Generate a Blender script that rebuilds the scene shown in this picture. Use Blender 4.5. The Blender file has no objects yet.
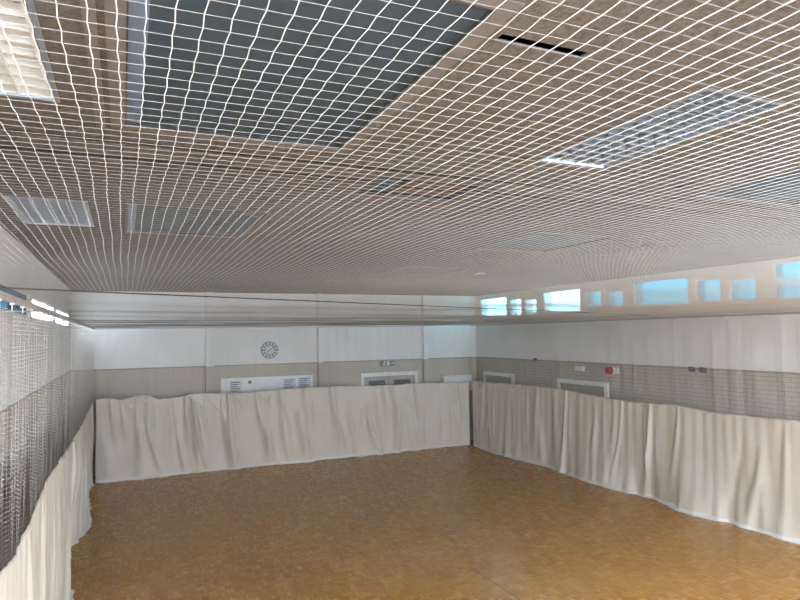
import bpy, bmesh, math, random
import numpy as np
from mathutils import Matrix, Vector

random.seed(7)
rng = np.random.default_rng(11)
C = bpy.context.scene.collection
EYE = 3.2                                   # camera height above the hall floor
CEIL = EYE + 1.14
NETZ = EYE + 0.27                           # height of the roof netting
XL, XR, YF, YN = -1.12, 9.80, 16.20, -3.0   # room walls
NL, NR, NF = -0.605, 9.175, 15.52           # netting lanes

# ------------------------------------------------------------------ materials
def new_mat(name):
    m = bpy.data.materials.new(name); m.use_nodes = True
    nt = m.node_tree
    return m, nt, nt.nodes['Principled BSDF']

def N(nt, t, **kw):
    n = nt.nodes.new(t)
    for k, v in kw.items():
        if k == 'ins':
            for i, val in v.items(): n.inputs[i].default_value = val
        else: setattr(n, k, v)
    return n

def math_n(nt, op, a, b=None, c=None):
    n = nt.nodes.new('ShaderNodeMath'); n.operation = op
    for i, v in enumerate((a, b, c)):
        if v is None: continue
        if isinstance(v, (int, float)): n.inputs[i].default_value = v
        else: nt.links.new(v, n.inputs[i])
    return n.outputs[0]

def mixc(nt, fac, a, b):
    n = nt.nodes.new('ShaderNodeMix'); n.data_type = 'RGBA'
    for sock, v in ((n.inputs[0], fac), (n.inputs[6], a), (n.inputs[7], b)):
        if isinstance(v, (int, float)): sock.default_value = v
        elif isinstance(v, tuple): sock.default_value = (*v, 1) if len(v) == 3 else v
        else: nt.links.new(v, sock)
    return n.outputs[2]

def ramp(nt, fac, stops):
    n = nt.nodes.new('ShaderNodeValToRGB')
    el = n.color_ramp.elements
    while len(el) < len(stops): el.new(0.5)
    for e, (p, c) in zip(el, stops): e.position = p; e.color = (*c, 1)
    nt.links.new(fac, n.inputs[0]); return n.outputs[0]

def plain(name, col, rough=0.6, metal=0.0, var=0.06, scale=6.0, spec=0.5):
    m, nt, b = new_mat(name)
    tc = N(nt, 'ShaderNodeTexCoord')
    no = N(nt, 'ShaderNodeTexNoise', ins={'Scale': scale, 'Detail': 4.0})
    nt.links.new(tc.outputs['Object'], no.inputs['Vector'])
    lo = tuple(c * (1 - var) for c in col); hi = tuple(min(1, c * (1 + var)) for c in col)
    nt.links.new(ramp(nt, no.outputs['Fac'], [(0.3, lo), (0.7, hi)]), b.inputs['Base Color'])
    b.inputs['Roughness'].default_value = rough
    b.inputs['Metallic'].default_value = metal
    b.inputs['Specular IOR Level'].default_value = spec
    return m

M = {}
M['white_paint'] = plain('white_paint', (0.80, 0.80, 0.79), 0.6, var=0.03, scale=2)
M['white_metal'] = plain('white_metal', (0.80, 0.79, 0.77), 0.4)
M['grey_metal'] = plain('grey_metal', (0.42, 0.42, 0.43), 0.35, 0.6)
M['dark_metal'] = plain('dark_metal', (0.045, 0.045, 0.05), 0.5)
M['reflector'] = plain('reflector', (0.60, 0.64, 0.70), 0.18, 0.9)
M['louvre_metal'] = plain('louvre_metal', (0.42, 0.47, 0.54), 0.28, 0.75)
M['louvre_lit'] = plain('louvre_lit', (0.80, 0.82, 0.80), 0.35, 0.2)  # paler copy of the louvre, caught light put into its colour
M['tube_glass'] = plain('tube_glass', (0.88, 0.90, 0.90), 0.3)
M['panel_blue'] = plain('panel_blue', (0.053, 0.080, 0.106), 0.5, var=0.05, scale=1.5, spec=0.12)
M['panel_reflection_blue'] = plain('panel_reflection_blue', (0.13, 0.185, 0.30), 0.4)
M['frame_pale'] = plain('frame_pale', (0.17, 0.163, 0.16), 0.7, spec=0.1)
M['joist_wood'] = plain('joist_wood', (0.12, 0.078, 0.036), 0.7, var=0.3, scale=14)
M['wood_panel'] = plain('wood_panel', (0.33, 0.19, 0.075), 0.6, var=0.25, scale=9)
M['void_dark'] = plain('void_dark', (0.02, 0.018, 0.016), 0.9)
M['rail_metal'] = plain('rail_metal', (0.47, 0.46, 0.47), 0.45, 0.2)
M['cable_black'] = plain('cable_black', (0.05, 0.05, 0.055), 0.6)
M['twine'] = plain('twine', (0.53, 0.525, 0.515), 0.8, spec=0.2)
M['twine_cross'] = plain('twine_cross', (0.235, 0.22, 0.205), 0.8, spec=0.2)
M['door_paint'] = plain('door_paint', (0.36, 0.33, 0.28), 0.5)
M['glass_dark'] = plain('glass_dark', (0.05, 0.06, 0.055), 0.1)
M['sign_green'] = plain('sign_green', (0.06, 0.17, 0.13), 0.4)
M['red_plastic'] = plain('red_plastic', (0.40, 0.02, 0.02), 0.35)
M['paper'] = plain('paper', (0.78, 0.79, 0.80), 0.7)
M['paper_blue'] = plain('paper_blue', (0.55, 0.62, 0.70), 0.7)
M['ink'] = plain('ink', (0.10, 0.10, 0.12), 0.7)
M['clock_face'] = plain('clock_face', (0.62, 0.62, 0.60), 0.4)
M['clock_dark'] = plain('clock_dark', (0.11, 0.115, 0.115), 0.4)

def wall_mat(name, band_col, ribs):
    m, nt, b = new_mat(name)
    g = N(nt, 'ShaderNodeNewGeometry')
    sx = N(nt, 'ShaderNodeSeparateXYZ'); nt.links.new(g.outputs['Position'], sx.inputs[0])
    no = N(nt, 'ShaderNodeTexNoise', ins={'Scale': 1.3, 'Detail': 5.0})
    nt.links.new(g.outputs['Position'], no.inputs['Vector'])
    # painted brick coursing
    row = math_n(nt, 'FLOOR', math_n(nt, 'DIVIDE', sx.outputs[2], 0.075))
    zf = math_n(nt, 'FRACT', math_n(nt, 'DIVIDE', sx.outputs[2], 0.075))
    joint = math_n(nt, 'LESS_THAN', zf, 0.16)
    along = math_n(nt, 'ADD', sx.outputs[0], sx.outputs[1])
    sh = math_n(nt, 'MULTIPLY', math_n(nt, 'MODULO', row, 2.0), 0.5)
    bf = math_n(nt, 'FRACT', math_n(nt, 'ADD', math_n(nt, 'DIVIDE', along, 0.225), sh))
    vj = math_n(nt, 'LESS_THAN', bf, 0.05)
    j = math_n(nt, 'MAXIMUM', joint, vj)
    band = math_n(nt, 'LESS_THAN', sx.outputs[2], EYE - 0.72)
    jb = math_n(nt, 'MULTIPLY', math_n(nt, 'MULTIPLY', j, ribs), band)
    bc = ramp(nt, no.outputs['Fac'], [(0.3, tuple(c * 0.93 for c in band_col)), (0.7, tuple(c * 1.06 for c in band_col))])
    bc2 = mixc(nt, jb, bc, tuple(c * 0.62 for c in band_col))
    wc = ramp(nt, no.outputs['Fac'], [(0.3, (0.76, 0.755, 0.74)), (0.7, (0.82, 0.815, 0.80))])
    nt.links.new(mixc(nt, band, wc, bc2), b.inputs['Base Color'])
    b.inputs['Roughness'].default_value = 0.7; b.inputs['Specular IOR Level'].default_value = 0.25
    return m
M['wall'] = wall_mat('wall_two_tone', (0.48, 0.42, 0.345), 0.25)
M['wall_brick'] = wall_mat('wall_two_tone_brick', (0.47, 0.42, 0.355), 0.8)

def ceiling_mat():
    m, nt, b = new_mat('ceiling_tile')
    g = N(nt, 'ShaderNodeNewGeometry')
    sx = N(nt, 'ShaderNodeSeparateXYZ'); nt.links.new(g.outputs['Position'], sx.inputs[0])
    fx = math_n(nt, 'FRACT', math_n(nt, 'DIVIDE', math_n(nt, 'ADD', sx.outputs[0], 0.11), 0.6))
    fy = math_n(nt, 'FRACT', math_n(nt, 'DIVIDE', math_n(nt, 'ADD', sx.outputs[1], 0.32), 0.6))
    jx = math_n(nt, 'LESS_THAN', fx, 0.014); jy = math_n(nt, 'LESS_THAN', fy, 0.014)
    j = math_n(nt, 'MAXIMUM', jx, jy)
    fi = N(nt, 'ShaderNodeTexNoise', ins={'Scale': 46.0, 'Detail': 5.0, 'Roughness': 0.7})
    nt.links.new(g.outputs['Position'], fi.inputs['Vector'])
    la = N(nt, 'ShaderNodeTexNoise', ins={'Scale': 0.7, 'Detail': 2.0})
    nt.links.new(g.outputs['Position'], la.inputs['Vector'])
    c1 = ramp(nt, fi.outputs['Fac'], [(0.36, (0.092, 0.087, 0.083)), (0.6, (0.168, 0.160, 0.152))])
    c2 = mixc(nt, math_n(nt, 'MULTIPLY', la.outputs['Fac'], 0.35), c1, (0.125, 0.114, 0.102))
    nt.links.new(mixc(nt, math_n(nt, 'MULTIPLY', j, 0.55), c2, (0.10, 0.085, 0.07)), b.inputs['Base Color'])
    b.inputs['Roughness'].default_value = 0.9; b.inputs['Specular IOR Level'].default_value = 0.08
    return m
M['ceiling'] = ceiling_mat()

def floor_mat():
    m, nt, b = new_mat('mosaic_parquet')
    g = N(nt, 'ShaderNodeNewGeometry')
    sx = N(nt, 'ShaderNodeSeparateXYZ'); nt.links.new(g.outputs['Position'], sx.inputs[0])
    S = 0.11
    u = math_n(nt, 'DIVIDE', sx.outputs[0], S); v = math_n(nt, 'DIVIDE', sx.outputs[1], S)
    iu = math_n(nt, 'FLOOR', u); iv = math_n(nt, 'FLOOR', v)
    par = math_n(nt, 'MODULO', math_n(nt, 'ABSOLUTE', math_n(nt, 'ADD', iu, iv)), 2.0)
    fu = math_n(nt, 'FRACT', u); fv = math_n(nt, 'FRACT', v)
    sel = math_n(nt, 'ADD', math_n(nt, 'MULTIPLY', fu, par), math_n(nt, 'MULTIPLY', fv, math_n(nt, 'SUBTRACT', 1.0, par)))
    fin = math_n(nt, 'FLOOR', math_n(nt, 'MULTIPLY', sel, 5.0))
    cx = N(nt, 'ShaderNodeCombineXYZ')
    nt.links.new(iu, cx.inputs[0]); nt.links.new(iv, cx.inputs[1]); nt.links.new(fin, cx.inputs[2])
    wn = N(nt, 'ShaderNodeTexWhiteNoise', noise_dimensions='3D'); nt.links.new(cx.outputs[0], wn.inputs['Vector'])
    cx2 = N(nt, 'ShaderNodeCombineXYZ'); nt.links.new(iu, cx2.inputs[0]); nt.links.new(iv, cx2.inputs[1])
    wn2 = N(nt, 'ShaderNodeTexWhiteNoise', noise_dimensions='2D'); nt.links.new(cx2.outputs[0], wn2.inputs['Vector'])
    la = N(nt, 'ShaderNodeTexNoise', ins={'Scale': 0.9, 'Detail': 4.0}); nt.links.new(g.outputs['Position'], la.inputs['Vector'])
    f = math_n(nt, 'ADD', math_n(nt, 'ADD', math_n(nt, 'MULTIPLY', wn.outputs['Value'], 0.26), 0.06), math_n(nt, 'MULTIPLY', wn2.outputs['Value'], 0.55))
    f = math_n(nt, 'ADD', f, math_n(nt, 'MULTIPLY', math_n(nt, 'SUBTRACT', la.outputs['Fac'], 0.5), 0.5))
    col = ramp(nt, f, [(0.0, (0.29, 0.128, 0.027)), (0.45, (0.395, 0.187, 0.045)), (0.9, (0.51, 0.268, 0.08))])
    edge = math_n(nt, 'MAXIMUM', math_n(nt, 'LESS_THAN', fu, 0.03), math_n(nt, 'LESS_THAN', fv, 0.03))
    nt.links.new(mixc(nt, math_n(nt, 'MULTIPLY', edge, 0.2), col, (0.10, 0.05, 0.02)), b.inputs['Base Color'])
    rr = math_n(nt, 'ADD', math_n(nt, 'MULTIPLY', wn.outputs['Value'], 0.08), 0.21)
    b.inputs['Specular IOR Level'].default_value = 0.20
    nt.links.new(rr, b.inputs['Roughness'])
    return m
M['floor'] = floor_mat()

def canvas_mat(name, col):
    m, nt, b = new_mat(name)
    g = N(nt, 'ShaderNodeNewGeometry')
    no = N(nt, 'ShaderNodeTexNoise', ins={'Scale': 2.2, 'Detail': 5.0}); nt.links.new(g.outputs['Position'], no.inputs['Vector'])
    wv = N(nt, 'ShaderNodeTexNoise', ins={'Scale': 420.0, 'Detail': 2.0}); nt.links.new(g.outputs['Position'], wv.inputs['Vector'])
    c = ramp(nt, no.outputs['Fac'], [(0.25, tuple(x * f for x, f in zip(col, (0.93, 0.90, 0.85)))), (0.7, col)])
    nt.links.new(c, b.inputs['Base Color'])
    b.inputs['Roughness'].default_value = 0.85; b.inputs['Specular IOR Level'].default_value = 0.2
    bump = N(nt, 'ShaderNodeBump', ins={'Strength': 0.15, 'Distance': 0.002})
    nt.links.new(wv.outputs['Fac'], bump.inputs['Height']); nt.links.new(bump.outputs[0], b.inputs['Normal'])
    tr = N(nt, 'ShaderNodeBsdfTranslucent'); nt.links.new(c, tr.inputs[0])
    mx = N(nt, 'ShaderNodeMixShader', ins={0: 0.22})
    nt.links.new(b.outputs[0], mx.inputs[1]); nt.links.new(tr.outputs[0], mx.inputs[2])
    nt.links.new(mx.outputs[0], nt.nodes['Material Output'].inputs[0])
    return m
M['canvas_hem'] = canvas_mat('white_hem', (0.90, 0.885, 0.85))
M['canvas'] = canvas_mat('cream_canvas', (0.80, 0.745, 0.665))

def netting_mat(name, cell, width, col):
    """Square-mesh netting: twine where the woven pattern is, open air between."""
    m, nt, b = new_mat(name)
    uv = N(nt, 'ShaderNodeUVMap'); sx = N(nt, 'ShaderNodeSeparateXYZ'); nt.links.new(uv.outputs[0], sx.inputs[0])
    a = math_n(nt, 'LESS_THAN', math_n(nt, 'FRACT', math_n(nt, 'DIVIDE', sx.outputs[0], cell)), width)
    c = math_n(nt, 'LESS_THAN', math_n(nt, 'FRACT', math_n(nt, 'DIVIDE', sx.outputs[1], cell)), width)
    k = math_n(nt, 'MAXIMUM', a, c)
    b.inputs['Base Color'].default_value = (*col, 1); b.inputs['Roughness'].default_value = 0.75
    t = N(nt, 'ShaderNodeBsdfTransparent'); mx = N(nt, 'ShaderNodeMixShader')
    nt.links.new(k, mx.inputs[0]); nt.links.new(t.outputs[0], mx.inputs[1]); nt.links.new(b.outputs[0], mx.inputs[2])
    nt.links.new(mx.outputs[0], nt.nodes['Material Output'].inputs[0])
    return m
M['netting'] = netting_mat('square_netting', 0.026, 0.075, (0.82, 0.81, 0.79))
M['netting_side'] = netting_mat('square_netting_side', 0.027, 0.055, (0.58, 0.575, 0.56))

def pane_mat(name, tint):
    m, nt, b = new_mat(name)
    t = N(nt, 'ShaderNodeBsdfTransparent', ins={0: (*tint, 1)})
    gl = N(nt, 'ShaderNodeBsdfGlossy', ins={0: (0.8, 0.85, 0.9, 1), 1: 0.1})
    mx = N(nt, 'ShaderNodeMixShader', ins={0: 0.04})
    nt.links.new(t.outputs[0], mx.inputs[1]); nt.links.new(gl.outputs[0], mx.inputs[2])
    nt.links.new(mx.outputs[0], nt.nodes['Material Output'].inputs[0])
    return m
SKY = 14.0
M['pane_tinted'] = pane_mat('pane_tinted', (0.026, 0.165, 0.205))
M['pane_pale'] = pane_mat('pane_pale', (0.26, 0.42, 0.48))
M['pane_violet'] = pane_mat('pane_violet', (0.05, 0.085, 0.105))
M['pane_clear'] = pane_mat('pane_clear', (0.75, 0.80, 0.85))

# ------------------------------------------------------------------ helpers
def link(name, me, mat, parent=None, smooth=False):
    if mat is not None: me.materials.append(mat)
    o = bpy.data.objects.new(name, me); C.objects.link(o)
    if parent is not None: o.parent = parent
    if smooth:
        me.polygons.foreach_set('use_smooth', np.ones(len(me.polygons), dtype=bool))
    return o

def mesh_np(name, V, F):
    V = np.asarray(V, dtype=np.float32).reshape(-1, 3); F = np.asarray(F, dtype=np.int32)
    k = F.shape[1]
    me = bpy.data.meshes.new(name)
    me.vertices.add(len(V)); me.vertices.foreach_set('co', V.ravel())
    me.loops.add(F.size); me.loops.foreach_set('vertex_index', F.ravel())
    me.polygons.add(len(F)); me.polygons.foreach_set('loop_start', np.arange(0, F.size, k, dtype=np.int32))
    me.update(calc_edges=True); me.validate(verbose=False)
    return me

def bx(bm, x0, x1, y0, y1, z0, z1):
    vs = [bm.verts.new(p) for p in ((x0,y0,z0),(x1,y0,z0),(x1,y1,z0),(x0,y1,z0),(x0,y0,z1),(x1,y0,z1),(x1,y1,z1),(x0,y1,z1))]
    for f in ((3,2,1,0),(4,5,6,7),(0,1,5,4),(1,2,6,5),(2,3,7,6),(3,0,4,7)): bm.faces.new([vs[i] for i in f])

def cyl(bm, p0, p1, r, seg=12, r2=None):
    p0, p1 = Vector(p0), Vector(p1); d = p1 - p0
    q = d.to_track_quat('Z', 'Y').to_matrix().to_4x4()
    bmesh.ops.create_cone(bm, cap_ends=True, segments=seg, radius1=r, radius2=r if r2 is None else r2, depth=d.length,
                          matrix=Matrix.Translation((p0 + p1) / 2) @ q)

def obj(name, bm, mat, parent=None, bevel=0.0, smooth=False):
    me = bpy.data.meshes.new(name); bm.to_mesh(me); bm.free()
    o = link(name, me, mat, parent, smooth)
    if bevel:
        md = o.modifiers.new('bevel', 'BEVEL'); md.width = bevel; md.segments = 2; md.limit_method = 'ANGLE'
    return o

def tag(o, label, cat, group=None):
    o['label'] = label; o['category'] = cat
    if group: o['group'] = group
    return o

def thing(name, label, cat, loc, group=None):
    o = bpy.data.objects.new(name, None); C.objects.link(o); o.location = loc; o.empty_display_size = 0.1
    return tag(o, label, cat, group)

def part(name, fill, mat, parent, bevel=0.0, smooth=False):
    """fill(bm) draws in world space; the mesh is moved into the parent's frame."""
    bm = bmesh.new(); fill(bm)
    bmesh.ops.translate(bm, verts=bm.verts, vec=-parent.location if parent is not None else Vector((0, 0, 0)))
    return obj(name, bm, mat, parent, bevel, smooth)

def struct(name, o):
    o['kind'] = 'structure'; return o

def slab(name, us, vs, holes, place, thick, mat):
    """A wall or ceiling slab of real thickness over a (u, v) rectangle, with rectangular through-holes."""
    U = sorted(set([us[0], us[1]] + [h[0] for h in holes] + [h[1] for h in holes]))
    W = sorted(set([vs[0], vs[1]] + [h[2] for h in holes] + [h[3] for h in holes]))
    U = [u for u in U if us[0] <= u <= us[1]]; W = [w for w in W if vs[0] <= w <= vs[1]]
    solid = {}
    for i in range(len(U) - 1):
        for j in range(len(W) - 1):
            cu, cw = (U[i] + U[i+1]) / 2, (W[j] + W[j+1]) / 2
            solid[i, j] = not any(h[0] < cu < h[1] and h[2] < cw < h[3] for h in holes)
    bm = bmesh.new(); cache = {}
    def vert(i, j, k):
        key = (i, j, k)
        if key not in cache: cache[key] = bm.verts.new(place(U[i], W[j], thick * k))
        return cache[key]
    for (i, j), s in solid.items():
        if not s: continue
        bm.faces.new([vert(i, j, 0), vert(i+1, j, 0), vert(i+1, j+1, 0), vert(i, j+1, 0)])
        bm.faces.new([vert(i, j, 1), vert(i, j+1, 1), vert(i+1, j+1, 1), vert(i+1, j, 1)])
        for di, dj, a, b in ((-1, 0, (i, j+1), (i, j)), (1, 0, (i+1, j), (i+1, j+1)), (0, -1, (i, j), (i+1, j)), (0, 1, (i+1, j+1), (i, j+1))):
            if not solid.get((i+di, j+dj), False):
                bm.faces.new([vert(*a, 0), vert(*a, 1), vert(*b, 1), vert(*b, 0)])
    bmesh.ops.recalc_face_normals(bm, faces=bm.faces)
    return struct(name, obj(name, bm, mat))

# ------------------------------------------------------------------ room shell
bm = bmesh.new(); bx(bm, XL - 0.3, XR + 0.3, YN - 0.3, YF + 0.3, -0.2, 0.0)
struct('floor', obj('floor', bm, M['floor']))

k = 1.14
fix_rects = {}                                 # ceiling openings (x0, x1, y0, y1)
def sc(a): return tuple(round(v * k, 3) for v in a)
FIX = {'FL': sc((-0.75, -0.265, 1.76, 2.88)), 'FR': sc((2.20, 2.68, 1.76, 2.87)), 'FL2': sc((-0.76, -0.26, 4.95, 6.02)),
       }
PAN = {'P1': sc((0.0, 1.045, 1.56, 3.10)), 'P2': sc((0.02, 1.06, 4.93, 6.24)), 'P3': sc((3.80, 4.75, 5.0, 6.23)), 'PR': sc((3.88, 4.95, 1.9, 3.22)),
       'P4': sc((3.80, 4.80, 8.15, 9.3))}
HOLE = sc((1.50, 2.24, 3.57, 4.06))
SLOTS = {'S1': sc((1.15, 1.52, 1.685, 1.735)), 'S2': sc((1.54, 2.10, 2.862, 2.90)), 'S3': sc((3.52, 3.575, 2.93, 3.17)),
         'S4': sc((3.26, 3.46, 6.54, 6.60)), 'S5': sc((5.48, 5.54, 5.20, 5.40))}
FILL_ROOF = [(-0.8 + 2.55 * i, -0.8 + 2.55 * i + 2.35, -2.8, 0.35) for i in range(4)]   # unseen roof openings, added to light the floor
holes = FILL_ROOF + list(FIX.values()) + list(PAN.values()) + [HOLE] + list(SLOTS.values())
slab('ceiling', (XL - 0.3, XR + 0.3), (YN - 0.3, YF + 0.3), holes, lambda u, v, t: (u, v, CEIL + t), 0.012, M['ceiling'])
bm = bmesh.new(); bx(bm, XL - 0.3, XR + 0.3, 0.9, YF + 0.3, CEIL + 0.45, CEIL + 0.6); bx(bm, XL - 0.3, XR + 0.3, 0.9, 1.0, CEIL + 0.03, CEIL + 0.45)
struct('ceiling_deck', obj('ceiling_deck', bm, M['void_dark']))

# right wall, clerestory openings in modules of one wide and two narrow lights
win_r = []
for top_y in (15.90, 12.84, 9.79, 6.72):
    win_r.append((top_y - 1.38, top_y, EYE + 0.47, EYE + 1.02))
    win_r.append((top_y - 2.08, top_y - 1.54, EYE + 0.47, EYE + 0.93))
    win_r.append((top_y - 2.75, top_y - 2.25, EYE + 0.47, EYE + 0.88))
win_r[9] = (6.72 - 1.38, 6.72, EYE + 0.47, EYE + 1.08)
fill_side_glass = [(-2.7, -0.3, 2.3, 3.4)]   # unseen opening added to light the left wall
slab('wall_right', (YN - 0.3, YF + 0.3), (0, CEIL + 0.45), win_r + fill_side_glass, lambda u, v, t: (XR + t, u, v), 0.25, M['wall_brick'])
win_l = [(t - 2.85, t, EYE + 0.30, EYE + (0.58 if t > 12 else 0.60)) for t in (15.6, 12.4, 9.3, 6.3)]
fill_left_glass = [(-2.7 + 2.4 * i, -2.7 + 2.4 * i + 2.0, 2.3, 3.3) for i in range(1)]  # unseen opening added to light the right wall and curtain
slab('wall_left', (YN - 0.3, YF + 0.3), (0, CEIL + 0.45), win_l + fill_left_glass, lambda u, v, t: (XL - t, u, v), 0.25, M['wall'])
slab('wall_far', (XL, XR), (0, CEIL + 0.45), [], lambda u, v, t: (u, YF + t, v), 0.25, M['wall'])
# unseen end wall behind the viewer, its glazing added to light the hall
FILL_NEAR = [(-0.9 + 2.15 * i, -0.9 + 2.15 * i + 2.0, 0.9, 2.7) for i in (2, 3, 4)]
slab('wall_near', (XL, XR), (0, CEIL + 0.45), FILL_NEAR, lambda u, v, t: (u, YN - t, v), 0.25, M['wall'])

wn = 0
def window(rect, axis, pos, out, pane, portal=True, extra=None, bars=0):
    global wn
    wn += 1
    a0, a1, z0, z1 = rect
    P = (lambda u, t, z: (pos + out * t, u, z)) if axis == 'x' else (lambda u, t, z: (u, pos + out * t, z))
    def box(bm, u0, u1, t0, t1, w0, w1):
        p, q = P(u0, t0, w0), P(u1, t1, w1)
        bx(bm, min(p[0], q[0]), max(p[0], q[0]), min(p[1], q[1]), max(p[1], q[1]), w0, w1)
    bm = bmesh.new(); f = 0.02
    box(bm, a0, a1, 0.015, 0.06, z0, z0 + f); box(bm, a0, a1, 0.015, 0.06, z1 - f, z1)
    box(bm, a0, a0 + f, 0.015, 0.06, z0 + f, z1 - f); box(bm, a1 - f, a1, 0.015, 0.06, z0 + f, z1 - f)
    for i in range(bars):
        zz = z0 + (z1 - z0) * (i + 1) / (bars + 1); box(bm, a0 + f, a1 - f, 0.015, 0.06, zz - 0.03, zz + 0.03)
    fr = struct('window_%d' % wn, obj('window_%d' % wn, bm, M['white_metal']))
    bm = bmesh.new(); box(bm, a0 + f, a1 - f, 0.035, 0.045, z0 + f, z1 - f)
    obj('pane', bm, pane, fr)
    if portal:
        L = bpy.data.lights.new('daylight_portal', 'AREA'); L.shape = 'RECTANGLE'; L.size = a1 - a0; L.size_y = z1 - z0
        L.cycles.is_portal = True
        lo = bpy.data.objects.new('daylight_portal', L); C.objects.link(lo)
        lo.location = P((a0 + a1) / 2, 0.12, (z0 + z1) / 2)
        d = Vector(P(0, -1, 0)) - Vector(P(0, 0, 0))
        lo.rotation_euler = d.to_track_quat('-Z', 'Z').to_euler()
for r in win_r: window(r, 'x', XR, 1, M['pane_pale' if r[0] > 11 else 'pane_tinted'], portal=False)
for r in fill_side_glass: window(r, 'x', XR, 1, M['pane_clear'], bars=1)  # added fill opening, framed like a window
for r in fill_left_glass: window(r, 'x', XL, -1, M['pane_clear'], bars=1)  # fill opening on the left, also added
for r in win_l: window(r, 'x', XL, -1, M['pane_clear' if r[0] > 9 else 'pane_violet'], portal=r[0] > 9)
for r in FILL_NEAR: window(r, 'y', YN, -1, M['pane_clear'], bars=1)  # added end wall openings that let in fill light

for x0, x1, y0, y1 in FILL_ROOF:  # frames and panes for the added roof openings
    wn += 1
    bm = bmesh.new(); f = 0.05; z0 = CEIL + 0.03; z1 = CEIL + 0.10
    bx(bm, x0 - f, x1 + f, y0 - f, y0, z0, z1); bx(bm, x0 - f, x1 + f, y1, y1 + f, z0, z1)
    bx(bm, x0 - f, x0, y0, y1, z0, z1); bx(bm, x1, x1 + f, y0, y1, z0, z1)
    for i in (1, 2): bx(bm, x0, x1, y0 + (y1 - y0) * i / 3 - 0.02, y0 + (y1 - y0) * i / 3 + 0.02, z0, z1 - 0.03)
    fr = struct('window', obj('window_%d' % wn, bm, M['white_metal']))
    bm = bmesh.new(); bx(bm, x0, x1, y0, y1, z1 - 0.025, z1 - 0.015); obj('pane', bm, M['pane_clear'], fr)
    L = bpy.data.lights.new('daylight_portal', 'AREA'); L.shape = 'RECTANGLE'; L.size = x1 - x0; L.size_y = y1 - y0; L.cycles.is_portal = True
    lo = bpy.data.objects.new('daylight_portal', L); C.objects.link(lo); lo.location = ((x0 + x1) / 2, (y0 + y1) / 2, z1 + 0.03)

# dado line between the two paint colours, pilasters, ceiling trims
def box_struct(name, x0, x1, y0, y1, z0, z1, mat):
    bm = bmesh.new(); bx(bm, x0, x1, y0, y1, z0, z1); return struct(name, obj(name, bm, mat))
tn = 0
def trim(*a):
    global tn; tn += 1; return box_struct('trim_%d' % tn, *a)
M['trim_strip'] = plain('trim_strip', (0.145, 0.133, 0.122), 0.8, spec=0.08)
M['joint_dark'] = plain('joint_dark', (0.05, 0.046, 0.042), 0.8, spec=0.08)
M['seam'] = plain('seam', (0.09, 0.055, 0.03), 0.6)
M['dado'] = plain('dado', (0.30, 0.265, 0.22), 0.5)
zb = EYE - 0.72
trim(XR - 0.02, XR, YN, YF, zb - 0.02, zb + 0.015, M['dado'])
trim(XL, XL + 0.02, YN, YF, zb - 0.02, zb + 0.015, M['dado'])
trim(XL + 0.02, XR - 0.02, YF - 0.02, YF, zb - 0.02, zb + 0.015, M['dado'])
for px, w in ((1.99, 0.20), (4.85, 0.10), (8.03, 0.14)):
    trim(px - w / 2, px + w / 2, YF - 0.14, YF, 0, CEIL, M['wall'])
trim(XL, XR, 3.36 * k, 3.385 * k, CEIL - 0.006, CEIL, M['joint_dark'])
for xa, xb in ((XL, HOLE[0] - 0.03), (HOLE[1] + 0.03, XR)):
    trim(xa, xb, 3.42 * k, 3.62 * k, CEIL - 0.006, CEIL - 0.0005, M['trim_strip'])
    trim(xa, xb, 3.66 * k, 3.685 * k, CEIL - 0.006, CEIL, M['joint_dark'])
trim(-0.125 * k, -0.085 * k, 1.2, 3.16 * k, CEIL - 0.01, CEIL, M['frame_pale'])
# timber panelling low on the left wall
trim(XL, XL + 0.03, 3.0, 9.4, 0.0, EYE - 1.52, M['wood_panel'])

# floor seam
bm = bmesh.new(); bx(bm, 4.36, 4.375, 2.0, 7.55, 0.0, 0.0015)
struct('trim_seam', obj('trim_seam', bm, M['seam'])).name = 'trim_20'

# ------------------------------------------------------------------ ceiling lights
def ceiling_light(rect, label, cells=11, lm='louvre_metal'):
    x0, x1, y0, y1 = rect
    t = thing('ceiling_light', label, 'ceiling light', ((x0 + x1) / 2, (y0 + y1) / 2, CEIL), 'recessed louvred ceiling lights')
    def tray(bm):
        e = 0.004; h = 0.11
        bx(bm, x0 + e, x1 - e, y0 + e, y1 - e, CEIL + h, CEIL + h + 0.01)
        bx(bm, x0 + e, x0 + e + 0.012, y0 + e, y1 - e, CEIL, CEIL + h); bx(bm, x1 - e - 0.012, x1 - e, y0 + e, y1 - e, CEIL, CEIL + h)
        bx(bm, x0 + e, x1 - e, y0 + e, y0 + e + 0.012, CEIL, CEIL + h); bx(bm, x0 + e, x1 - e, y1 - e - 0.012, y1 - e, CEIL, CEIL + h)
    part('housing', tray, M['reflector'], t)
    def rim(bm):
        w = 0.016
        for a in ((x0 - w, x0 + 0.004, y0 - w, y1 + w), (x1 - 0.004, x1 + w, y0 - w, y1 + w), (x0 + 0.004, x1 - 0.004, y0 - w, y0 + 0.004), (x0 + 0.004, x1 - 0.004, y1 - 0.004, y1 + w)):
            bx(bm, *a, CEIL - 0.006, CEIL)
    part('frame', rim, M['louvre_metal'], t)
    def louvre(bm):
        n = 4
        for i in range(n + 1):
            xx = x0 + 0.02 + (x1 - x0 - 0.04) * i / n
            bx(bm, xx - 0.004, xx + 0.004, y0 + 0.02, y1 - 0.02, CEIL, CEIL + 0.05)
        for j in range(cells + 1):
            yy = y0 + 0.02 + (y1 - y0 - 0.04) * j / cells
            bx(bm, x0 + 0.02, x1 - 0.02, yy - 0.003, yy + 0.003, CEIL + 0.004, CEIL + 0.05)
    part('louvre', louvre, M[lm], t)
    for i in range(4):
        xx = x0 + 0.02 + (x1 - x0 - 0.04) * (i + 0.5) / 4
        part('tube', lambda bm: cyl(bm, (xx, y0 + 0.03, CEIL + 0.08), (xx, y1 - 0.03, CEIL + 0.08), 0.013, 10), M['tube_glass'], t, smooth=True)
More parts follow.
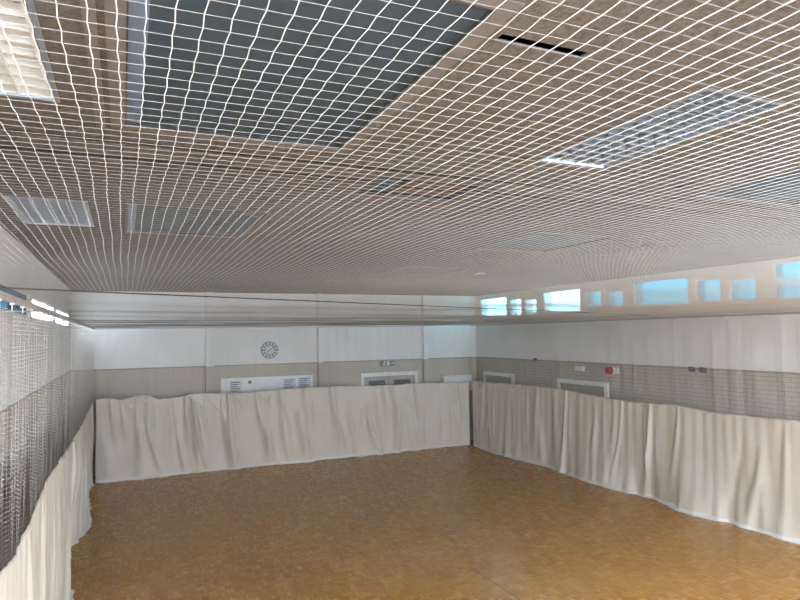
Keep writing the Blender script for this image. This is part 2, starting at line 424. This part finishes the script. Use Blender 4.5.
ceiling_light(FIX['FL'], 'louvred ceiling light in the top corner beside the big blue-grey panel, by the left wall', lm='louvre_lit')
ceiling_light(FIX['FR'], 'whole louvred ceiling light seen through the net, at the right of the photo')
ceiling_light(FIX['FL2'], 'louvred ceiling light by the left wall, farther in, beside the small blue-grey panel')

def blue_panel(rect, label, side=0.014, far_edge=0.04):
    x0, x1, y0, y1 = rect
    t = thing('ceiling_panel', label, 'ceiling panel', ((x0 + x1) / 2, (y0 + y1) / 2, CEIL), 'blue-grey ceiling panels')
    part('panel', lambda bm: bx(bm, x0 + 0.075, x1, y0, y1, CEIL + 0.012, CEIL + 0.03), M['panel_blue'], t)
    p = part('reflection_strip', lambda bm: bx(bm, x0, x0 + 0.075, y0, y1, CEIL + 0.012, CEIL + 0.03), M['panel_reflection_blue'], t)  # reflection on the glossy panel, painted as a lighter strip
    p['label'] = 'reflection painted as a lighter blue strip along one edge of the panel'
    def rim(bm):
        w = side; e = far_edge
        for a in ((x0 - w, x0, y0 - w, y1 + e), (x1, x1 + w, y0 - w, y1 + e), (x0, x1, y0 - w, y0), (x0, x1, y1, y1 + e)):
            bx(bm, *a, CEIL - 0.006, CEIL)
    part('frame', rim, M['frame_pale'], t)
    def bead(bm):
        for a in ((x0, x0 + 0.006, y0, y1), (x1 - 0.006, x1, y0, y1), (x0, x1, y1 - 0.02, y1), (x0, x1, y0, y0 + 0.02)):
            bx(bm, *a, CEIL + 0.002, CEIL + 0.012)
    part('gasket', bead, M['dark_metal'], t)
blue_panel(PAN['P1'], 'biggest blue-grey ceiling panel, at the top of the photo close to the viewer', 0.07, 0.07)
blue_panel(PAN['P2'], 'small blue-grey ceiling panel straight beyond the biggest one, over the left lane')
blue_panel(PAN['P3'], 'faint grey ceiling panel farther in, near the middle, with pale far edge')
blue_panel(PAN['PR'], 'blue-grey ceiling panel cut by the right edge of the photo, beyond the louvred light')
blue_panel(PAN['P4'], 'farthest grey ceiling panel in the middle, only its pale edge strip showing')

# opening with a missing tile, joists and duct behind it
hx0, hx1, hy0, hy1 = HOLE
t = thing('timber_joist', 'brown timber joist showing through the gap of a missing ceiling tile', 'joist', ((hx0 + hx1) / 2, hy0 + 0.3, CEIL + 0.04))
part('beam', lambda bm: bx(bm, hx0 + 0.30, hx1 + 0.1, hy0 - 0.05, hy1 + 0.2, CEIL + 0.045, CEIL + 0.30), M['joist_wood'], t)
part('batten', lambda bm: [bx(bm, hx0 + 0.30, hx1 + 0.1, hy0 + 0.14 + 0.2 * i, hy0 + 0.152 + 0.2 * i, CEIL + 0.04, CEIL + 0.045) for i in range(2)], M['void_dark'], t)
bm = bmesh.new(); bx(bm, hx0 + 0.06, hx0 + 0.27, hy0 + 0.25, hy0 + 0.6, CEIL + 0.04, CEIL + 0.2)
tag(obj('air_duct', bm, M['panel_blue'], None, 0.004), 'pale blue duct end beside the timber in the missing tile gap', 'duct')

# smoke detector
t = thing('smoke_detector', 'small round grey smoke detector on the ceiling far in, near the middle', 'smoke detector', (5.39 * k, 8.74 * k, CEIL))
part('base', lambda bm: cyl(bm, (5.39 * k, 8.74 * k, CEIL), (5.39 * k, 8.74 * k, CEIL - 0.03), 0.09, 20), M['grey_metal'], t, smooth=False)
part('sensor_cap', lambda bm: cyl(bm, (5.39 * k, 8.74 * k, CEIL - 0.03), (5.39 * k, 8.74 * k, CEIL - 0.06), 0.06, 20, 0.035), M['clock_dark'], t)

# ------------------------------------------------------------------ roof netting (real twine)
def net_disp(x, y):
    near = 1.0
    dx = 0.55 * (0.0035 * np.sin(2.1 * y + 3.3 * x) + 0.0022 * np.sin(7.3 * y + 5 * x + 1) + 0.0012 * np.sin(19 * y + 31 * x))
    dy = 0.003 * np.sin(2.7 * x + 1.1 * y) + 0.002 * np.sin(6.1 * x + 0.7 * y + 2)
    dz = 0.004 * np.sin(1.9 * y + 0.6 * x) + 0.0022 * np.sin(4.6 * y - 1.3 * x + 1) + 0.003 * np.sin(3.1 * x + 0.4 * y)
    dz = dz - 0.012 * np.sin(np.clip((y - 5.5) / 10, 0, 1) * math.pi) - 0.012 * np.clip((y - 12) / 3.5, 0, 1)
    return dx, dy, dz

def tubes(P, r, up_axis):
    """P: (S, n, 3) polylines; four-sided tubes. up_axis: lateral axis index (0 or 1)."""
    S, n, _ = P.shape
    off = np.zeros((4, 3)); off[0, up_axis] = 1; off[1, 2] = 1; off[2, up_axis] = -1; off[3, 2] = -1
    r = np.broadcast_to(np.asarray(r, dtype=float), (S, n))
    V = P[:, :, None, :] + off[None, None] * r[:, :, None, None]
    idx = np.arange(S * n * 4).reshape(S, n, 4)
    a = idx[:, :-1]; b = idx[:, 1:]
    F = np.stack([a, np.roll(a, -1, 2), np.roll(b, -1, 2), b], -1).reshape(-1, 4)
    return V.reshape(-1, 3), F

CX, CY = 0.0228, 0.0245
xs = np.arange(NL + 0.0045, NR - 0.01, CX)
y_near = np.arange(-0.6, 4.0, CY); y_far = np.arange(4.0, NF - 0.03, CY * 5)
yl = np.concatenate([y_near, y_far])
X, Y = np.meshgrid(xs, yl, indexing='ij')
dx, dy, dz = net_disp(X, Y)
zig = ((np.arange(len(yl)) % 2) * 2 - 1) * 0.0007 * (yl < 4)
P = np.stack([X + dx + zig[None], Y + dy, NETZ + dz], -1)
V1, F1 = tubes(P, 0.00052, 0)
roof_net = thing('roof_net', 'white square-mesh netting stretched across the hall just below the ceiling', 'net', (NL, 0, NETZ))
def net_part(name, V, F, mat):
    V = V - np.array(roof_net.location)
    return link(name, mesh_np(name, V, F), mat, roof_net)
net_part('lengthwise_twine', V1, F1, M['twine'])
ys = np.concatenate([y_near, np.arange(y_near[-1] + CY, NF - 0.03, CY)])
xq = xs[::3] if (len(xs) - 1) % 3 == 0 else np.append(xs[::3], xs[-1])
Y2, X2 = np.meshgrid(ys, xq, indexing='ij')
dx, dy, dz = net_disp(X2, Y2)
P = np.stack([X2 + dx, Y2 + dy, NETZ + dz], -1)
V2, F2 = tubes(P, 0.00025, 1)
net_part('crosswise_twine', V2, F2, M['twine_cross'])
# knots where the twines cross, near the viewer
kx = xs[xs < 3.2]; ky = y_near[(y_near > 0.1) & (y_near < 2.4)]
KX, KY = np.meshgrid(kx, ky, indexing='ij'); dx, dy, dz = net_disp(KX, KY)
zk = ((np.round((KY + 0.6) / CY).astype(int) % 2) * 2 - 1) * 0.0007
Pk = np.stack([KX + dx + zk, KY + dy, NETZ + dz], -1).reshape(-1, 1, 3)
octv = np.array([(1.5,0,0),(0,2.3,0),(-1.5,0,0),(0,-2.3,0),(0,0,1.3),(0,0,-1.3)]) * 0.00066
Vk = (Pk + octv[None]).reshape(-1, 3)
base = np.arange(len(Pk))[:, None, None] * 6
of = np.array([(0,1,4),(1,2,4),(2,3,4),(3,0,4),(1,0,5),(2,1,5),(3,2,5),(0,3,5)])
Fk = (base + of[None]).reshape(-1, 3)
kn = net_part('knots', Vk, Fk, M['twine']); kn['kind'] = 'stuff'

# support cable under the roof netting
def poly_tube(bm, pts, r, seg=8):
    for a, b in zip(pts[:-1], pts[1:]): cyl(bm, a, b, r, seg)
bm = bmesh.new()
cyl(bm, (-0.56, 3.52, NETZ - 0.012), (9.12, 8.33, NETZ - 0.004), 0.0042, 8)
tag(obj('steel_cable', bm, M['cable_black'], None), 'thin dark steel cable running across the hall under the roof net', 'cable')

# ------------------------------------------------------------------ rails
RZ = EYE + 0.245
def rail(label, p0, p1, brackets, bdir):
    t = thing('curtain_rail', label, 'curtain rail', p0)
    p0v, p1v = Vector(p0), Vector(p1)
    horizontal_x = abs(p1v.x - p0v.x) > abs(p1v.y - p0v.y)
    def track(bm):
        if horizontal_x: bx(bm, p0v.x, p1v.x, p0v.y - 0.018, p0v.y + 0.018, p0v.z - 0.02, p0v.z + 0.02)
        else: bx(bm, p0v.x - 0.018, p0v.x + 0.018, p0v.y, p1v.y, p0v.z - 0.02, p0v.z + 0.02)
    part('track', track, M['rail_metal'], t, 0.004)
    for b in brackets:
        q = p0v.lerp(p1v, b); e = Vector(bdir(q))
        part('bracket', lambda bm: cyl(bm, (q.x, q.y, q.z + 0.01), (e.x, e.y, e.z + 0.01), 0.009, 8), M['rail_metal'], t)
rail('grey curtain rail along the left wall carrying the side net hooks', (NL, 1.5, RZ), (NL, NF, RZ), (0.12, 0.34, 0.56, 0.78, 0.98), lambda q: (XL, q.y, q.z))
rail('curtain rail across the far end of the hall above the clock wall net', (NL + 0.02, NF + 0.03, RZ - 0.005), (NR - 0.02, NF + 0.03, RZ - 0.005), (0.1, 0.35, 0.65, 0.9), lambda q: (q.x, YF, q.z))
rail('curtain rail along the right wall below the clerestory windows', (NR + 0.02, 0.5, RZ - 0.01), (NR + 0.02, NF, RZ - 0.01), (0.15, 0.4, 0.65, 0.9), lambda q: (XR, q.y, q.z))

# ------------------------------------------------------------------ side nets with canvas skirts
def interp(x, table):
    a = np.array(table); return np.interp(x, a[:, 0], a[:, 1])

def make_side(name, label, base, normal, L, top_tab, hem_tab, seed, n_folds, amp, net_mat, hook_step, net_fold, pleat, rail_z, lean=0.0, flaps=()):
    """base(u) -> (x, y); normal = room-side unit vector; u from 0 to L along the wall."""
    r = np.random.default_rng(seed)
    o = thing(name, label, 'net curtain', (*base(np.array([0.0]))[0], 0.0), 'net curtains hung round the playing area')
    loc = np.array(o.location)
    du = 0.022; u = np.linspace(0, L, int(L / du) + 1)
    top = interp(u, top_tab) + 0.006 * np.sin(u * 9.1) + 0.004 * np.sin(u * 23)
    hem = interp(u, hem_tab)
    # sharp cloth folds: each a ridge that drifts sideways and widens on its way down
    fu = np.sort(r.uniform(0, L, n_folds)); fs = r.normal(lean, 0.18, n_folds); fw = r.uniform(0.028, 0.085, n_folds)
    fa = r.uniform(0.35, 1.0, n_folds) * amp * np.where(r.random(n_folds) < 0.75, 1, -0.6)
    fe = r.uniform(0.25, 1.2, n_folds); f0 = r.uniform(-0.2, 0.3, n_folds)
    def folds(uu, v):
        d = np.zeros_like(uu)
        for i in range(n_folds):
            m = np.abs(u - fu[i]) < 1.3
            if not m.any(): continue
            c = fu[i] + fs[i] * v[m] ** 1.6
            w = fw[i] * (0.55 + 1.5 * v[m])
            a = fa[i] * np.clip((v[m] - f0[i]) * 3, 0, 1) * (0.55 + 0.45 * np.clip((fe[i] - v[m]) * 4, -1, 1))
            d[m] += a * np.exp(-((uu[m] - c) / w) ** 2)
        return d
    nv = 44
    vv = np.concatenate([np.linspace(0, 1, nv), [1.0, 1.0, 1.0]])
    U, Vv = np.meshgrid(u, vv, indexing='ij')
    D = folds(U, Vv)
    D += 0.012 * np.sin(U * 5.3 + 2 * np.sin(U * 1.7)) * (0.4 + 0.6 * Vv) + 0.004 * np.sin(U * 27 + 3 * np.sin(U * 2.3) + Vv * 1.2) * (1 - 0.5 * Vv)
    D += hem[:, None] * Vv ** 2.2
    Z = top[:, None] * (1 - Vv) + 0.012 * Vv
    # fabric that reaches the floor and lies on it
    lay = 0.04 + 0.025 * np.sin(u * 3.7 + seed) + 0.02 * np.sin(u * 8.9 + 1)
    lay = np.clip(lay, 0.012, 0.10)
    for q, (fr, zz) in enumerate(((0.35, 0.007), (0.75, 0.005), (1.0, 0.003))):
        D[:, nv + q] = D[:, nv - 1] + lay * fr; Z[:, nv + q] = zz
    D *= np.clip(np.minimum(u, L - u) / 0.25, 0.12, 1)[:, None]
    ripple = 0.018 * np.sin(U * 12 + 2 * np.sin(U * 3.1)) * np.clip((Vv - 0.75) * 4, 0, 1)
    D = D + ripple
    bxy = base(U.ravel()).reshape(*U.shape, 2)
    Pm = np.empty((*U.shape, 3)); Pm[..., 0] = bxy[..., 0] + normal[0] * D; Pm[..., 1] = bxy[..., 1] + normal[1] * D; Pm[..., 2] = Z
    def grid(Pm, name, mat, uv=None, smooth=True):
        a, b = Pm.shape[:2]
        idx = np.arange(a * b).reshape(a, b)
        F = np.stack([idx[:-1, :-1], idx[1:, :-1], idx[1:, 1:], idx[:-1, 1:]], -1).reshape(-1, 4)
        me = mesh_np(name, Pm.reshape(-1, 3) - loc, F)
        if uv is not None:
            lay_ = me.uv_layers.new(name='UVMap')
            lay_.data.foreach_set('uv', uv.reshape(-1, 2)[F.ravel()].astype(np.float32).ravel())
        return link(name, me, mat, o, smooth)
    sk = grid(Pm, 'canvas_skirt', M['canvas'])
    sol = sk.modifiers.new('cloth', 'SOLIDIFY'); sol.thickness = 0.003; sol.offset = 0
    # doubled hem along the bottom edge
    Ph = Pm[:, nv - 2:, :].copy(); Ph[..., 0] += normal[0] * 0.007; Ph[..., 1] += normal[1] * 0.007; Ph[..., 2] += 0.003
    hb = grid(Ph, 'hem_band', M['canvas_hem']); hb['label'] = 'whiter doubled hem along the bottom of the canvas'
    sol = hb.modifiers.new('cloth', 'SOLIDIFY'); sol.thickness = 0.002; sol.offset = 0
    # netting above the canvas, hung in pleats
    nh = 30
    w = np.linspace(0, 1, nh); U2, W = np.meshgrid(u, w, indexing='ij')
    hooks = np.arange(hook_step * 0.5, L, hook_step)
    ph = (u / hook_step - 0.5); sag = np.abs(np.sin(math.pi * (u / hook_step - 0.5)))
    pl = np.sin(2 * math.pi * u / pleat + 1.5 * np.sin(u * 1.9) + 0.9 * np.sin(u * 5.3))
    pl2 = np.sin(2 * math.pi * u / (pleat * 0.37) + 2.1 * np.sin(u * 2.7))
    Dn = (net_fold * pl + 0.35 * net_fold * pl2)[:, None] * (0.25 + 0.75 * np.sin(np.clip(W, 0, 1) * math.pi * 0.75)) 
    Dn = Dn * (1 - 0.0 * W) + D[:, :1] * (1 - W)
    Un = U2 + (0.45 * net_fold * np.cos(2 * math.pi * u / pleat + 1.5 * np.sin(u * 1.9)))[:, None] * np.sin(W * math.pi)
    Zt = rail_z - 0.045 - 0.035 * sag
    Zn = (top - 0.01)[:, None] * (1 - W) + Zt[:, None] * W
    b2 = base(Un.ravel()).reshape(*Un.shape, 2)
    Pn = np.empty((*Un.shape, 3)); Pn[..., 0] = b2[..., 0] + normal[0] * Dn; Pn[..., 1] = b2[..., 1] + normal[1] * Dn; Pn[..., 2] = Zn
    arc = np.concatenate([[0], np.cumsum(np.hypot(np.diff(u), np.diff(Dn[:, nh // 2])))])
    UV = np.stack([np.repeat(arc[:, None], nh, 1), Zn], -1)
    grid(Pn, 'netting', net_mat, UV)
    # corners of the canvas that have folded over at the top
    for fu0, wd, dp in flaps:
        n = 9; Vf, Ff = [], []
        for i in range(n):
            t = i / (n - 1)
            for j in range(n):
                q = j / (n - 1)
                uu = fu0 + wd * (t - 0.5) * (1 - q * 0.92) + 0.25 * wd * q
                zz = np.interp(uu, u, top) + 0.004 - dp * q
                dd = np.interp(uu, u, D[:, 0]) + 0.012 + 0.10 * q + 0.012 * math.sin(t * 5) * q
                b_ = base(np.array([uu]))[0]
                Vf.append((b_[0] + normal[0] * dd, b_[1] + normal[1] * dd, zz))
        for i in range(n - 1):
            for j in range(n - 1): Ff.append((i * n + j, (i + 1) * n + j, (i + 1) * n + j + 1, i * n + j + 1))
        fo = link('folded_flap', mesh_np('folded_flap', np.array(Vf) - loc, Ff), M['canvas'], o, True)
        md = fo.modifiers.new('cloth', 'SOLIDIFY'); md.thickness = 0.003
    # hooks
    hx = base(hooks)
    for (x, y) in hx:
        bm = bmesh.new()
        cyl(bm, (x, y, rail_z - 0.02), (x, y, rail_z - 0.065), 0.004, 6)
        bx(bm, x - 0.012, x + 0.012, y - 0.012, y + 0.012, rail_z - 0.032, rail_z - 0.02)
        bmesh.ops.translate(bm, verts=bm.verts, vec=-Vector(loc))
        obj('hook', bm, M['white_metal'], o)
    return o

topF = [(-0.59, -1.36), (-0.43, -1.32), (-0.06, -1.39), (0.19, -1.31), (0.49, -1.30), (0.71, -1.42), (1.06, -1.41), (1.46, -1.33), (2.17, -1.35), (2.8, -1.37), (3.54, -1.34), (4.27, -1.32), (5.4, -1.33), (6.61, -1.37), (7.67, -1.36), (9.14, -1.40)]
topF = [(a - NL, EYE + b) for a, b in topF]
hemF = [(0.0, 0.06), (0.98, 0.05), (2.3, -0.05), (4.7, -0.04), (6.6, -0.04), (8.2, -0.12), (9.6, -0.08)]
topR = [(5.99, -1.37), (6.63, -1.39), (7.34, -1.40), (7.7, -1.41), (8.2, -1.35), (9.36, -1.39), (10.2, -1.38), (11.58, -1.29), (13.21, -1.31), (15.16, -1.35)]
topR = sorted((NF - a, EYE + b) for a, b in topR)
hemR = [(6.0, -0.06), (6.74, -0.01), (7.37, 0.0), (7.67, 0.10), (8.25, 0.16), (8.75, 0.0), (9.09, -0.10), (9.6, 0.04), (10.49, 0.14), (11.28, 0.03), (12.3, -0.06), (13.78, 0.12), (15.39, 0.05)]
hemR = sorted((NF - a, b + 0.0) for a, b in hemR)
topL = [(4.05, -1.27), (4.78, -1.34), (5.25, -1.30), (6.57, -1.24), (8.18, -1.30), (10.91, -1.38), (15.43, -1.38)]
topL = sorted((NF - a, EYE + b) for a, b in topL)
hemL = [(8.84, 0.02), (9.68, -0.06), (10.5, -0.13), (10.91, -0.14), (11.53, 0.02), (12.41, 0.09), (13.52, 0.05), (14.1, -0.06), (14.42, -0.09), (14.9, -0.04), (15.45, 0.03)]
hemL = sorted((NF - a, b - 0.02) for a, b in hemL)

make_side('net_curtain', 'net curtain across the far end, cream canvas skirt below, in front of the clock wall',
          lambda u: np.stack([NL + 0.06 + u * (NR - NL - 0.12) / 9.72, np.full_like(u, NF)], -1), (0, -1), 9.72, topF, hemF, 3, 84, 0.17, M['netting'], 0.48, 0.022, 0.33, RZ - 0.005, 0.2,
          flaps=((0.66, 0.34, 0.28), (0.98, 0.34, 0.22), (2.16, 0.5, 0.3), (2.55, 0.4, 0.4), (3.15, 0.34, 0.3), (3.75, 0.4, 0.26), (9.1, 0.3, 0.3)))
make_side('net_curtain', 'net curtain along the right wall below the clerestory windows, its skirt greyer and bulging',
          lambda u: np.stack([np.full_like(u, NR), NF - 0.10 - u], -1), (-1, 0), 13.0, topR, hemR, 5, 52, 0.050, M['netting'], 0.5, 0.022, 0.36, RZ - 0.01, -0.14,
          flaps=((0.45, 0.5, 0.22), (2.15, 0.5, 0.16)))
make_side('net_curtain', 'net curtain close beside the viewer along the left wall, pleated netting above its skirt',
          lambda u: np.stack([np.full_like(u, NL), NF - 0.11 - u], -1), (1, 0), 13.0, topL, hemL, 8, 70, 0.035, M['netting_side'], 0.42, 0.03, 0.30, RZ)

# ------------------------------------------------------------------ things on the far wall
W = YF
# clock
cxk, czk, R0 = 3.50, EYE - 0.35, 0.225
t = thing('wall_clock', 'round grey wall clock with dark hour marks on the far wall', 'clock', (cxk, W, czk))
def disc(bm, r, y0, y1, seg=40): cyl(bm, (cxk, y0, czk), (cxk, y1, czk), r, seg)
part('case', lambda bm: disc(bm, R0, W, W - 0.05), M['clock_dark'], t)
part('dial', lambda bm: disc(bm, R0 - 0.02, W - 0.05, W - 0.056), M['clock_face'], t)
def ticks(bm):
    for i in range(12):
        a = i * math.pi / 6
        m = Matrix.Translation((cxk, W - 0.058, czk)) @ Matrix.Rotation(a, 4, 'Y') @ Matrix.Translation((0, 0, R0 - 0.07))
        bmesh.ops.create_cube(bm, size=1, matrix=m @ Matrix.Diagonal((0.038, 0.004, 0.09, 1)))
part('hour_marks', ticks, M['clock_dark'], t)
def hand(ang, ln, w):
    m = Matrix.Translation((cxk, W - 0.063, czk)) @ Matrix.Rotation(math.radians(ang), 4, 'Y') @ Matrix.Translation((0, 0, ln / 2 - 0.02))
    return lambda bm: bmesh.ops.create_cube(bm, size=1, matrix=m @ Matrix.Diagonal((w, 0.004, ln, 1)))
part('minute_hand', hand(52, 0.17, 0.018), M['clock_dark'], t)
part('hour_hand', hand(235, 0.11, 0.024), M['clock_dark'], t)

# notice board and papers
bz1 = EYE - 1.07; bz0 = bz1 - 0.95
t = thing('notice_board', 'long white notice board on the far wall, its lower half behind the canvas', 'notice board', (3.47, W, bz0))
part('board', lambda bm: bx(bm, 2.30, 4.63, W - 0.02, W, bz0, bz1), M['paper'], t)
def bfr(bm):
    for a in ((2.27, 2.31, bz0, bz1), (4.62, 4.66, bz0, bz1), (2.27, 4.66, bz1 - 0.01, bz1 + 0.025), (2.27, 4.66, bz0 - 0.02, bz0)):
        bx(bm, a[0], a[1], W - 0.03, W, a[2], a[3])
part('frame', bfr, M['white_metal'], t)
for x, w, zt, h, mat, lab in ((2.48, 0.30, -0.05, 0.40, 'paper_blue', 'pale blue sheet pinned near the left end of the notice board'),
                              (2.95, 0.08, -0.06, 0.07, 'ink', 'small dark square note pinned high on the notice board'),
                              (3.25, 0.42, -0.06, 0.32, 'paper', 'plain sheet pinned at the middle of the notice board'),
                              (3.86, 0.34, -0.05, 0.42, 'paper_blue', 'lined sheet pinned right of middle on the notice board'),
                              (4.26, 0.34, -0.03, 0.42, 'paper_blue', 'lined sheet pinned at the right end of the notice board')):
    t = thing('paper_sheet', lab, 'paper', (x + w / 2, W - 0.021, bz1 + zt - h))
    part('sheet', lambda bm: bx(bm, x, x + w, W - 0.0225, W - 0.0205, bz1 + zt - h, bz1 + zt), M[mat], t)
    if h > 0.38:
        part('printed_lines', lambda bm: [bx(bm, x + 0.03, x + w - 0.05 - 0.04 * (i % 3), W - 0.0235, W - 0.0225, bz1 + zt - 0.045 - 0.055 * i, bz1 + zt - 0.025 - 0.055 * i) for i in range(6)], M['ink'], t)

# doors
dn = 0
def door(P, a0, a1, ztop, leaves, glass):
    """P(u, t, z): u along the wall, t out of the wall into the room."""
    global dn; dn += 1
    def box(bm, u0, u1, t0, t1, z0, z1):
        p, q = P(u0, t0, z0), P(u1, t1, z1)
        bx(bm, min(p[0], q[0]), max(p[0], q[0]), min(p[1], q[1]), max(p[1], q[1]), z0, z1)
    f = 0.10
    bm = bmesh.new()
    box(bm, a0, a0 + f, 0, 0.06, 0, ztop); box(bm, a1 - f, a1, 0, 0.06, 0, ztop); box(bm, a0 + f, a1 - f, 0, 0.06, ztop - f, ztop)
    fr = struct('door_%d' % dn, obj('door_%d' % dn, bm, M['white_metal']))
    w = (a1 - a0 - 2 * f) / leaves
    for i in range(leaves):
        u0 = a0 + f + i * w
        bm = bmesh.new(); box(bm, u0 + 0.004, u0 + w - 0.004, 0, 0.03, 0.01, ztop - f - 0.004)
        lf = obj('door_leaf', bm, M['door_paint'], fr)
        if glass:
            bm = bmesh.new(); box(bm, u0 + 0.14, u0 + w - 0.14, 0.03, 0.034, 1.0, ztop - f - 0.12)
            obj('glass', bm, M['glass_dark'], lf)
        bm = bmesh.new(); hu = u0 + w - 0.09 if i == 0 else u0 + 0.09
        box(bm, hu - 0.015, hu + 0.015, 0.03, 0.07, 0.95, 1.15); obj('handle', bm, M['grey_metal'], lf)
far = lambda u, t, z: (u, W - t, z)
rgt = lambda u, t, z: (XR - t, u, z)
door(far, 6.03, 7.79, EYE - 1.06, 2, True)
door(rgt, 14.19, 15.72, EYE - 1.12, 2, False)
door(rgt, 10.60, 12.32, EYE - 1.13, 2, False)

# exit sign above the far door
sx0, sx1, sz0, sz1 = 6.64, 7.06, EYE - 0.895, EYE - 0.745
t = thing('exit_sign', 'green emergency exit sign with white running figure above the far double door', 'exit sign', ((sx0 + sx1) / 2, W, sz0))
part('plate', lambda bm: bx(bm, sx0, sx1, W - 0.03, W, sz0, sz1), M['sign_green'], t)
def fig(bm):
    y0, y1 = W - 0.034, W - 0.03; c = sx0 + 0.11; z = sz0
    cyl(bm, (c + 0.02, y0, z + 0.14), (c + 0.02, y1, z + 0.14), 0.014, 10)
    for a, b in (((c + 0.012, z + 0.122), (c - 0.01, z + 0.072)), ((c - 0.01, z + 0.072), (c + 0.03, z + 0.055)), ((c + 0.03, z + 0.055), (c + 0.022, z + 0.02)),
                 ((c - 0.01, z + 0.072), (c - 0.028, z + 0.04)), ((c - 0.028, z + 0.04), (c - 0.06, z + 0.03)), ((c + 0.012, z + 0.115), (c + 0.045, z + 0.09)), ((c + 0.005, z + 0.115), (c - 0.03, z + 0.095))):
        d = Vector((b[0] - a[0], 0, b[1] - a[1])); m = Matrix.Translation(((a[0] + b[0]) / 2, (y0 + y1) / 2, (a[1] + b[1]) / 2)) @ Matrix.Rotation(math.atan2(d.x, d.z), 4, 'Y')
        bmesh.ops.create_cube(bm, size=1, matrix=m @ Matrix.Diagonal((0.016, 0.004, d.length + 0.012, 1)))
    bx(bm, sx0 + 0.2, sx0 + 0.27, y0, y1, sz0 + 0.02, sz0 + 0.15)
    bx(bm, sx0 + 0.30, sx0 + 0.36, y0, y1, sz0 + 0.075, sz0 + 0.095)
    vs = [bm.verts.new((sx0 + 0.36, y0, sz0 + 0.12)), bm.verts.new((sx0 + 0.40, y0, sz0 + 0.085)), bm.verts.new((sx0 + 0.36, y0, sz0 + 0.05))]
    bm.faces.new(vs)
part('running_figure', fig, M['paper'], t)

# white box unit near the far right corner
t = thing('wall_cabinet', 'white cabinet high on the far wall near the right corner, just above the canvas', 'cabinet', (9.02, W, EYE - 1.7))
part('body', lambda bm: bx(bm, 8.55, 9.50, W - 0.22, W, EYE - 1.70, EYE - 1.24), M['white_metal'], t, 0.006)
part('door', lambda bm: bx(bm, 8.94, 9.48, W - 0.235, W - 0.22, EYE - 1.68, EYE - 1.26), M['paper'], t)
part('lid', lambda bm: bx(bm, 8.53, 9.52, W - 0.24, W, EYE - 1.24, EYE - 1.22), M['white_metal'], t)

# ------------------------------------------------------------------ things on the right wall
t = thing('wall_mounted_light', 'small white emergency light box on the right wall above the door', 'emergency light', (XR, 11.5, EYE - 0.92))
part('body', lambda bm: bx(bm, XR - 0.06, XR, 11.36, 11.64, EYE - 0.91, EYE - 0.80), M['white_paint'], t, 0.008)
part('diffuser', lambda bm: bx(bm, XR - 0.075, XR - 0.06, 11.38, 11.62, EYE - 0.895, EYE - 0.815), M['paper'], t, 0.004)
t = thing('wall_mounted_alarm', 'red fire alarm sounder on a white plate on the right wall', 'fire alarm', (XR, 10.45, EYE - 0.9))
part('back_plate', lambda bm: bx(bm, XR - 0.02, XR, 10.28, 10.46, EYE - 0.93, EYE - 0.79), M['white_metal'], t)
part('sounder', lambda bm: cyl(bm, (XR - 0.02, 10.52, EYE - 0.86), (XR - 0.12, 10.52, EYE - 0.86), 0.085, 20, 0.07), M['red_plastic'], t)
part('call_point', lambda bm: bx(bm, XR - 0.05, XR, 10.46, 10.60, EYE - 0.93, EYE - 0.79), M['red_plastic'], t, 0.005)
for y, lab in ((8.36, 'dark round wall hook on the right wall line, farther one of the pair'), (8.12, 'dark round wall hook on the right wall line, nearer one of the pair')):
    t = thing('wall_hook', lab, 'hook', (XR, y, EYE - 0.73), 'pair of dark hooks on the right wall')
    part('plate', lambda bm: bx(bm, XR - 0.03, XR - 0.02, y - 0.05, y + 0.05, EYE - 0.79, EYE - 0.70), M['dark_metal'], t)
    part('knob', lambda bm: cyl(bm, (XR - 0.03, y, EYE - 0.74), (XR - 0.10, y, EYE - 0.73), 0.045, 14, 0.05), M['dark_metal'], t)
t = thing('wall_hook', 'tiny dark hook on the right wall line between the two doors', 'hook', (XR, 13.2, EYE - 0.72))
part('knob', lambda bm: cyl(bm, (XR - 0.02, 13.2, EYE - 0.70), (XR - 0.08, 13.2, EYE - 0.69), 0.035, 12), M['dark_metal'], t)

# ------------------------------------------------------------------ daylight
w = bpy.data.worlds.new('sky'); bpy.context.scene.world = w; w.use_nodes = True
bg = w.node_tree.nodes['Background']; bg.inputs[0].default_value = (0.965, 0.985, 1.0, 1); bg.inputs[1].default_value = SKY

# ------------------------------------------------------------------ camera
f_px, yaw, pitch, roll = 615.522, math.radians(24.2134), math.radians(3.2167), math.radians(-0.8994)
fw = Vector((math.sin(yaw) * math.cos(pitch), math.cos(yaw) * math.cos(pitch), math.sin(pitch)))
rt = Vector((math.cos(yaw), -math.sin(yaw), 0)); up = rt.cross(fw)
r2 = math.cos(roll) * rt + math.sin(roll) * up; u2 = -math.sin(roll) * rt + math.cos(roll) * up
cam = bpy.data.cameras.new('camera'); co = bpy.data.objects.new('camera', cam); C.objects.link(co)
m = Matrix((r2, u2, -fw)).transposed().to_4x4(); m.translation = (0, 0, EYE)
co.matrix_world = m
cam.sensor_width = 36; cam.lens = f_px * 36 / 800; cam.clip_start = 0.02; cam.clip_end = 100
S = bpy.context.scene
S.camera = co
S.view_settings.view_transform = 'Standard'; S.view_settings.look = 'None'; S.view_settings.gamma = 1
S.view_settings.exposure = 1.5
S.cycles.transparent_max_bounces = 24; S.cycles.max_bounces = 8; S.cycles.diffuse_bounces = 6
